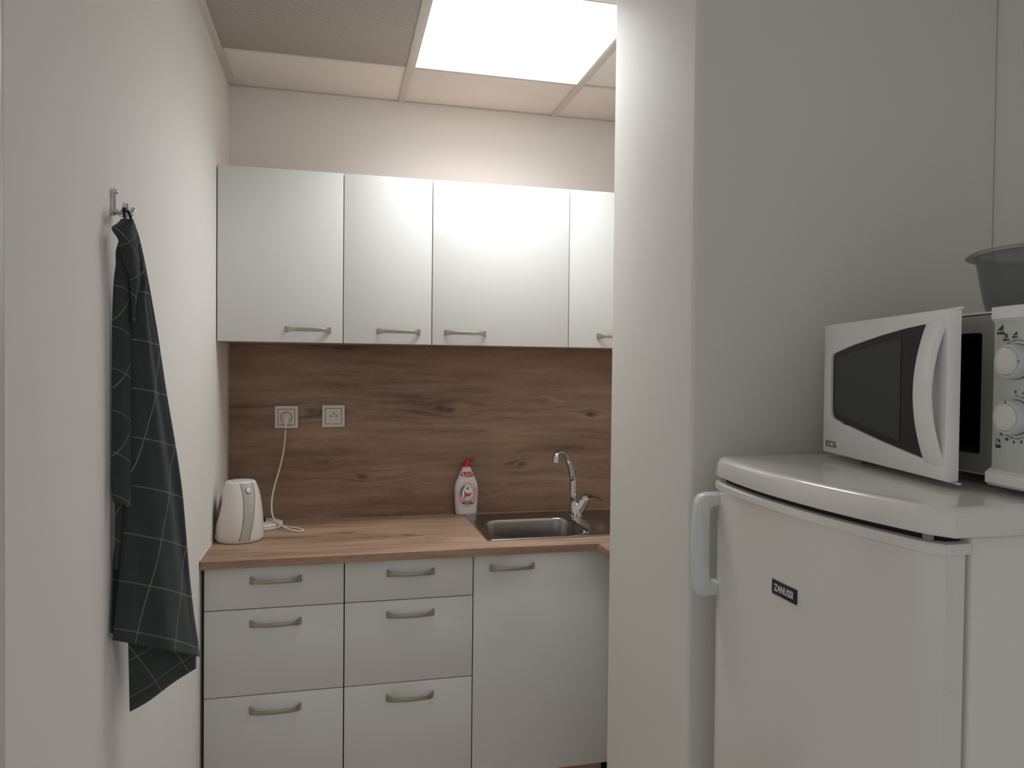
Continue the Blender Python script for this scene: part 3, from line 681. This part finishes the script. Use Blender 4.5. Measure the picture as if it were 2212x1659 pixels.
co = obj('cloth', me, 'cloth', tt)
sm = co.modifiers.new('thickness', 'SOLIDIFY'); sm.thickness = .0018; sm.offset = 0
b = new_bm()
def tpl(s, z, o=.012): q = TO+TD*s+TN*o; return (q.x, q.y, z)
tube(b, [tpl(.0096, 1.703, .014), tpl(.0075, 1.714, .013), tpl(.0085, 1.7238, .010), tpl(.0134, 1.7290, .008), tpl(.0185, 1.7250, .008), tpl(.0210, 1.7149, .012), tpl(.0219, 1.704, .014)], .0021, 8, 5)
obj('hanging_loop', b, 'loop', tt, smooth=60)

# ------------------------------------------------------------------ refrigerator
FY0, FY1 = -2.083, -1.538       # near side, far side
ym = (FY0+FY1)/2; hw = (FY1-FY0)/2
t = thing('refrigerator', 'white undercounter-width refrigerator with side handle, standing in the alcove', 'refrigerator', (1.43, ym, 0))
def bowed(x_edge, bulge, x_back, y0, y1, n=22, r=.010, grow=0.0):
    pts = []; c = (y0+y1)/2; h = (y1-y0)/2
    for k in range(n+1):
        u = -1+2*k/n; x = x_edge-bulge*(1-u*u)
        e = max(0, abs(u)-(1-r/h))/(r/h); x += r*(1-math.sqrt(max(0, 1-e*e)))*.9
        pts.append((x-grow, c+u*(h+grow)))
    pts.append((x_back, y1+grow)); pts.append((x_back, y0-grow))
    return pts
def prism(b, prof, z0, z1): loft(b, [[(p[0], p[1], z) for p in prof] for z in (z0, z1)])
obj('body', box(new_bm(), 1.139, 1.735, FY0+.003, FY1-.003, .02, 1.2600, .006, 3), 'fridge_side', t)
obj('gasket', bx(1.127, 1.1385, FY0+.014, FY1-.014, .09, 1.235), 'gasket', t)
b = new_bm(); prism(b, bowed(1.089, .029, 1.1265, FY0, FY1), .075, 1.2385); dr = obj('door', b, 'fridge', t, smooth=40)
b = new_bm()
lp = [(1.2387, 0), (1.2392, .0035), (1.2480, .0035), (1.2515, .0015), (1.2520, -.001)]
loft(b, [[(p[0], p[1], z) for p in bowed(1.089, .029, 1.132, FY0, FY1, grow=g)] for z, g in lp]); obj('top_rail', b, 'fridge', dr, smooth=30)
b = new_bm()
lp = [(1.2610, -.003), (1.2622, -.0005), (1.2640, .0), (1.2780, -.0012), (1.2880, -.0028), (1.2925, -.0046), (1.2955, -.0075), (1.2968, -.0115), (1.2972, -.018)]
loft(b, [[(p[0], p[1], z) for p in bowed(1.088, .034, 1.742, -2.096, -1.532, r=.012, grow=g)] for z, g in lp]); obj('top_cover', b, 'fridge', t, smooth=45)
# handle at the far edge of the door, a flat D
ho = [(1.092, 1.2300), (1.066, 1.2305), (1.050, 1.2270), (1.0420, 1.2180), (1.0385, 1.2000), (1.0360, 1.165), (1.0350, 1.130), (1.0360, 1.090), (1.0390, 1.050), (1.0410, 1.038), (1.0500, 1.0340), (1.0640, 1.0330), (1.092, 1.0350)]
hi = [(1.092, 1.2030), (1.0745, 1.2020), (1.0700, 1.2000), (1.0685, 1.1960), (1.0680, 1.185), (1.0676, 1.160), (1.0675, 1.130), (1.0676, 1.105), (1.0680, 1.080), (1.0685, 1.0690), (1.0700, 1.0645), (1.0750, 1.0625), (1.092, 1.0620)]
b = new_bm(); n = len(ho)
def hrow(y, s):
    return [b.verts.new((o[0]+(i_[0]-o[0])*s, y, o[1]+(i_[1]-o[1])*s)) for o, i_ in zip(ho, hi)], [b.verts.new((i_[0]+(o[0]-i_[0])*s, y, i_[1]+(o[1]-i_[1])*s)) for o, i_ in zip(ho, hi)]
L_ = [hrow(-1.572, .18), hrow(-1.566, .02), hrow(-1.548, .02), hrow(-1.542, .18)]
for a, c in zip(L_, L_[1:]):
    for k in range(n-1):
        b.faces.new((a[0][k], a[0][k+1], c[0][k+1], c[0][k])); b.faces.new((a[1][k+1], a[1][k], c[1][k], c[1][k+1]))
for r_ in (L_[0], L_[-1]):
    for k in range(n-1): b.faces.new((r_[0][k], r_[0][k+1], r_[1][k+1], r_[1][k]))
for e in (0, n-1):
    for a, c in zip(L_, L_[1:]): b.faces.new((a[0][e], c[0][e], c[1][e], a[1][e]))
obj('door_handle', b, 'fridge_handle', dr, smooth=50)
# badge
def fx(y): u = (y-ym)/hw; return 1.089-.029*(1-u*u)
BY0_, BY1_ = -1.846, -1.7825; xb = (fx(BY0_)+fx(BY1_))/2; ang = math.atan2(fx(BY1_)-fx(BY0_), BY1_-BY0_)
b = new_bm(); box(b, xb-.0022, xb+.002, BY0_, BY1_, 1.1058, 1.1288, .0006); bd = obj('badge', b, 'black', dr)
BM = Matrix(((0, 0, -1, xb-.0024), (-1, 0, 0, (BY0_+BY1_)/2), (0, 1, 0, 1.1172), (0, 0, 0, 1)))
lettering('ZANUSSI', .0155, 'inkwhite', bd, BM, .049, None, .00035, 'brand_lettering')
for z in (1.1885, 1.0850):
    zz_ = {1.1885: 1.190, 1.0850: 1.0735}[z]
    b = new_bm(); loft(b, [circ((1.1075, FY0+.001, zz_), .0036, 14, 'y'), circ((1.1075, FY0-.0010, zz_), .0036, 14, 'y'), circ((1.1075, FY0-.0016, zz_), .0026, 14, 'y')]); obj('hinge_plug', b, 'fridge', dr)
b = new_bm(); prism(b, bowed(1.100, .030, 1.130, FY0+.012, FY1-.012), 1.2521, 1.2610); obj('cover_gap_shade', b, 'dark', t, smooth=0)  # dark filler, paints the shade of the deep gap under the cover
b = new_bm(); box(b, 1.0900, 1.0975, -2.066, -2.054, 1.2521, 1.2608, .001); obj('hinge', b, 'gasket', t)
for x, y in ((1.17, -2.05), (1.17, -1.57), (1.70, -2.05), (1.70, -1.57)):
    b = new_bm(); loft(b, [circ((x, y, .001), .02, 16), circ((x, y, .0205), .018, 16)]); obj('foot', b, 'black', t)

# ------------------------------------------------------------------ microwave
HX, HY, HZ = 1.298, -1.578, 1.3100
RB = math.radians(-96.0); RD = math.radians(-103.0)
WID, HT, DEP = .530, .241, .345
t = thing('microwave_oven', 'white microwave oven with its door ajar, standing on the refrigerator', 'microwave', (HX, HY, HZ), RB)
def mo(name, b, m, parent=t, rot=RB, smooth=35): return obj(name, b, m, parent, (HX, HY, HZ), rot, smooth)
b = new_bm()       # case with the open cavity
x0, x1, z0, z1 = .030, .361, .0313, .210; ya = .033
box(b, 0, WID, ya+.004, DEP, HT-.004, HT-.001); box(b, 0, WID, ya+.004, DEP, .002, .006)
box(b, 0, .004, ya+.004, DEP, .006, HT-.004); box(b, WID-.004, WID, ya+.004, DEP, .006, HT-.004); box(b, .004, WID-.004, DEP-.004, DEP, .006, HT-.004)
mo('case', b, 'mw', smooth=0)
b = new_bm(); n = 40
def rl(i, y, r): return [(q[0], y, q[1]) for q in rrect(x0+i, x1-i, z0+i, z1-i, r, 0, 9)]
ou = [(q[0], ya, q[1]) for q in rrect(.002, .4205, .005, HT-.006, .002, 0, 9)]
loft(b, [ou, rl(0, ya, .006), rl(.001, ya+.006, .006)], True, False, False); mo('front_frame', b, 'mw_steel', smooth=30)
b = new_bm(); loft(b, [rl(.0012, ya+.005, .006), rl(.006, ya+.03, .02), rl(.010, DEP-.03, .03)], True, False, True); mo('cavity', b, 'mw_cavity', smooth=30)
b = new_bm(); loft(b, [circ((.21, .19, z0+.020), .10, 32), circ((.21, .19, z0+.026), .125, 32), circ((.21, .19, z0+.028), .125, 32), circ((.21, .19, z0+.023), .10, 32)]); mo('turntable', b, 'glass_dark')
for z in (.062, .178):
    b = new_bm(); box(b, .325, .350, ya+.030, ya+.045, z-.008, z+.0065, .003); mo('door_latch_slot', b, 'black')
for x, y in ((.04, .07), (.48, .07), (.04, .31), (.48, .31)):
    b = new_bm(); loft(b, [circ((x, y, -.0126), .012, 16), circ((x, y, .003), .014, 16)]); mo('foot', b, 'black')
# control panel
px0 = .4210
b = new_bm(); box(b, px0, WID, 0, .036, .018, .222, .0015); pn = mo('control_panel', b, 'mw_panel')
b = new_bm(); pr = [(.0365, .2195), (.0015, .2195), (-.004, .2245), (-.004, .240), (-.001, HT), (.0365, HT)]
loft(b, [[(px0-.0005+k, y, z) for y, z in pr] for k in (0, WID-px0+.0005)]); mo('top_trim', b, 'mw', smooth=0)
b = new_bm(); pr = [(.0365, .0205), (.0015, .0205), (-.006, .0150), (-.006, .0015), (.000, -.003), (.0365, -.003)]
loft(b, [[(px0-.0035+k, y, z) for y, z in pr] for k in (0, WID-px0+.0035)]); mo('bottom_trim', b, 'mw', smooth=0)
KS = .4612
for kz, mark in ((.1662, 0), (.0925, 1)):
    b = new_bm(); loft(b, [circ((KS, -.0002, kz), .0238, 36, 'y'), circ((KS, -.0012, kz), .0237, 36, 'y'), circ((KS, -.0012, kz), .0228, 36, 'y')]); kr = mo('knob_surround', b, 'line', pn)
    b = new_bm(); loft(b, [circ((KS, y, kz), r, 36, 'y') for y, r in ((-.0012, .0230), (-.0140, .0226), (-.0155, .0218), (-.0158, .0190), (-.0150, .0183))]); kn = mo('knob', b, 'mw_panel', pn)
    b = new_bm(); loft(b, [circ((KS, y, kz), r, 36, 'y') for y, r in ((-.0150, .0180), (-.0185, .0178), (-.0200, .0165), (-.0204, .008))]); mo('knob_cap', b, 'bezel', kn, smooth=50)
    b = new_bm()
    if mark: box(b, KS-.0004, KS+.0004, -.0169, -.0160, kz+.0186, kz+.0218)
    else: box(b, KS+.0184, KS+.0222, -.0169, -.0160, kz-.0004, kz+.0004)
    mo('pointer', b, 'ink', kn, smooth=0)
    b = new_bm(); r0, r1 = .0280, .0286
    a0, a1 = (35, 145) if not mark else (-225, 90)
    seg = 40; rows = []
    for k in range(seg+1):
        a = math.radians(a0+(a1-a0)*k/seg); rows.append([b.verts.new((KS+r*math.cos(a), -.0004, kz+r*math.sin(a))) for r in (r0, r1)])
    for p_, q_ in zip(rows, rows[1:]): b.faces.new((p_[0], p_[1], q_[1], q_[0]))
    for k in range(6 if not mark else 14):
        a = math.radians(a0+(a1-a0)*k/(5 if not mark else 13)); c_, s_ = math.cos(a), math.sin(a)
        b.faces.new([b.verts.new((KS+r*c_-w_*s_, -.0005, kz+r*s_+w_*c_)) for r, w_ in ((.0276, -.0004), (.0300, -.0004), (.0300, .0004), (.0276, .0004))])
    mo('dial_scale', b, 'ink', pn, smooth=0)
MWM = Matrix(((1, 0, 0, 0), (0, 0, -1, 0), (0, 1, 0, 0), (0, 0, 0, 1)))
WB = Matrix.Translation((HX, HY, HZ)) @ Matrix.Rotation(RB, 4, 'Z')
WD = Matrix.Translation((HX, HY, HZ)) @ Matrix.Rotation(RD, 4, 'Z')
def ptxt(s, x, z, size, width=None, bold=.0001): lettering(s, size, 'ink', pn, WB @ Matrix.Translation((x, -.0004, z)) @ MWM, width, None, bold)
ptxt('POWER', .4335, .2045, .0052, .0135); ptxt('TIME', .4325, .0508, .0056, .0100)
ptxt('Defrost', .4425, .1955, .0042, .0100, 0); ptxt('Micro', .4572, .1986, .0042, .0088, 0)
for s, a in (('0', 92), ('1', 72), ('8', -73), ('9', -94), ('10', -115), ('15', -134)):
    aa = math.radians(a); ptxt(s, KS+.0340*math.cos(aa), .0925+.0335*math.sin(aa), .0056, None, .0001)
def bars(x, z, s):
    b = new_bm()
    for k in range(4): box(b, x+k*s*.28, x+k*s*.28+s*.22, -.0006, .0002, z, z+s*(.25+.22*k))
    mo('power_symbol', b, 'ink', pn, smooth=0)
bars(.4285, .2085, .0080); bars(.4545, .2010, .0052)
b = new_bm()
for i in range(2):
    for j in range(2): box(b, .4395+i*.0030, .4417+i*.0030, -.0006, .0002, .1982+j*.0030, .2004+j*.0030)
mo('defrost_symbol', b, 'ink', pn, smooth=0)
b = new_bm(); rows = []
for k in range(25):
    a = 2*PI*k/24; rows.append([b.verts.new((.4320+r*math.cos(a), -.0004, .0575+r*math.sin(a))) for r in (.0036, .0044)])
for p_, q_ in zip(rows, rows[1:]): b.faces.new((p_[0], p_[1], q_[1], q_[0]))
b.faces.new([b.verts.new(q) for q in ((.4320, -.0004, .0575), (.4355, -.0004, .0575), (.4345, -.0004, .0600), (.4320, -.0004, .0610))])
mo('time_symbol', b, 'ink', pn, smooth=0)
# door, ajar
DW, DT = .397, .020
win = [(.0320, .170), (.0325, .178), (.0370, .1845), (.080, .1930), (.1257, .2000), (.2098, .2110), (.2838, .2185), (.330, .2215), (.362, .2220), (.3640, .2200), (.3640, .1230), (.3640, .0230), (.362, .0212), (.340, .0235), (.2909, .0290), (.2166, .0380), (.1318, .0500), (.085, .0570), (.0440, .0640), (.0370, .0690), (.0330, .0780), (.0320, .1230)]
cx_, cz_ = .19, .125
def outer(p, i):
    dx, dz = p[0]-cx_, p[1]-cz_; k = 1e9
    if dx > 1e-9: k = min(k, (DW-i-cx_)/dx)
    if dx < -1e-9: k = min(k, (i-cx_)/dx)
    if dz > 1e-9: k = min(k, (HT-i-cz_)/dz)
    if dz < -1e-9: k = min(k, (-.003+i-cz_)/dz)
    return (cx_+dx*k, cz_+dz*k)
def resample(P, m):
    P = P+[P[0]]; out = []
    for a, c in zip(P, P[1:]):
        for k in range(m): out.append((a[0]+(c[0]-a[0])*k/m, a[1]+(c[1]-a[1])*k/m))
    return out
W2 = resample(win, 3)
# make sure the rectangle corners are hit
for (qx, qz) in ((0, -.003), (DW, -.003), (DW, HT), (0, HT)):
    a = math.atan2(qz-cz_, qx-cx_); i = min(range(len(W2)), key=lambda k: abs((math.atan2(W2[k][1]-cz_, W2[k][0]-cx_)-a+PI) % (2*PI)-PI))
    r = math.hypot(W2[i][0]-cx_, W2[i][1]-cz_); W2[i] = (cx_+r*math.cos(a), cz_+r*math.sin(a))
b = new_bm()
lo = [[(q[0], DT, q[1]) for q in [outer(p, .001) for p in W2]], [(q[0], .004, q[1]) for q in [outer(p, 0) for p in W2]], [(q[0], .001, q[1]) for q in [outer(p, .0012) for p in W2]], [(q[0], 0, q[1]) for q in [outer(p, .004) for p in W2]],
      [(p[0], 0, p[1]) for p in W2], [(p[0], .0045, p[1]) for p in W2]]
loft(b, lo, True, True, False)
dd = mo('door', b, 'mw', t, RD, 30)
for fl in ((-.006, -.0032, .006), (HT-.001, HT+.002, .004)): mo('door_flange', bx(.372, DW+fl[2], DT-.004, DT, fl[0], fl[1]), 'mw', dd, RD, 0)
def flat(P, y): b = new_bm(); loft(b, [[(p[0], y, p[1]) for p in P], [(p[0], y+.0015, p[1]) for p in P]]); return b
wn = mo('window', flat(win, .0043), 'glass_dark', dd, RD, 0)
def shrink(P, k, cx=.19, cz=.122): return [(cx+(p[0]-cx)*k, cz+(p[1]-cz)*k) for p in P]
scr = [(.0440, .170), (.047, .1755), (.1257, .1890), (.2098, .1990), (.2700, .2050), (.2700, .0420), (.2166, .0500), (.1318, .0625), (.054, .0745), (.0450, .083)]
mo('mesh_screen', flat(scr, .0036), 'screen', wn, RD, 0)
b = new_bm(); lv = []
for k in range(17):
    u = k/16; z = .0195+(.2245-.0195)*u; o = .0015+.0205*math.sin(PI*u)**.85; w = .0225-.002*math.sin(PI*u); c_ = .3700
    lv.append([(c_-w, -o+.0055, z), (c_-w, -o+.001, z), (c_-w+.002, -o, z), (c_+w-.008, -o, z), (c_+w-.004, -o+.0008, z), (c_+w, -o+.004, z), (c_+w-.001, -o+.0065, z)])
loft(b, lv); mo('door_handle', b, 'mw', dd, RD, 45)
def stroke(b, x0, x1, z0, z1): box(b, x0, x1, -.0005, .0005, z0, z1)
b = new_bm(); sx, sz, w, h, tk = .0170, .0095, .0118, .0105, .0018
for k, ch in enumerate('ECG'):
    x = sx+k*(w+.0030)
    stroke(b, x, x+tk*1.1, sz, sz+h); stroke(b, x, x+w, sz, sz+tk); stroke(b, x, x+w, sz+h-tk, sz+h)
    if ch == 'E': stroke(b, x, x+w*.9, sz+h/2-tk/2, sz+h/2+tk/2)
    if ch == 'G': stroke(b, x+w-tk*1.1, x+w, sz, sz+h/2+tk/2); stroke(b, x+w*.5, x+w, sz+h/2-tk/2, sz+h/2+tk/2)
mo('brand_lettering', b, 'ink', dd, RD, 0)

# ------------------------------------------------------------------ bowl on the microwave
bcx, bcy, bz = 1.528, -1.86, HZ+HT-.0006
t = thing('plastic_bowl', 'grey see-through plastic bowl standing on top of the microwave', 'bowl', (bcx, bcy, bz))
b = new_bm()
prof = [(.004, .060), (.0015, .084), (.0025, .092), (.010, .0995), (.03, .1055), (.06, .1115), (.095, .1180), (.0985, .119)]
inn = [(.0985, .1172), (.06, .1097), (.03, .1037), (.012, .0975), (.0065, .090), (.0060, .060)]
loft(b, [circ((bcx, bcy, bz+z), r, 56) for z, r in [(q[0]*1.09, q[1]) for q in prof+inn]]); obj('basin', b, 'bowl', t, smooth=50)
b = new_bm(); loft(b, [circ((bcx, bcy, bz+z), r, 56) for z, r in ((.1073, .1175), (.1043, .130), (.1053, .1325), (.1078, .1325), (.1118, .127), (.1123, .1175))], True, False, False); obj('rim', b, 'bowl', t, smooth=50)
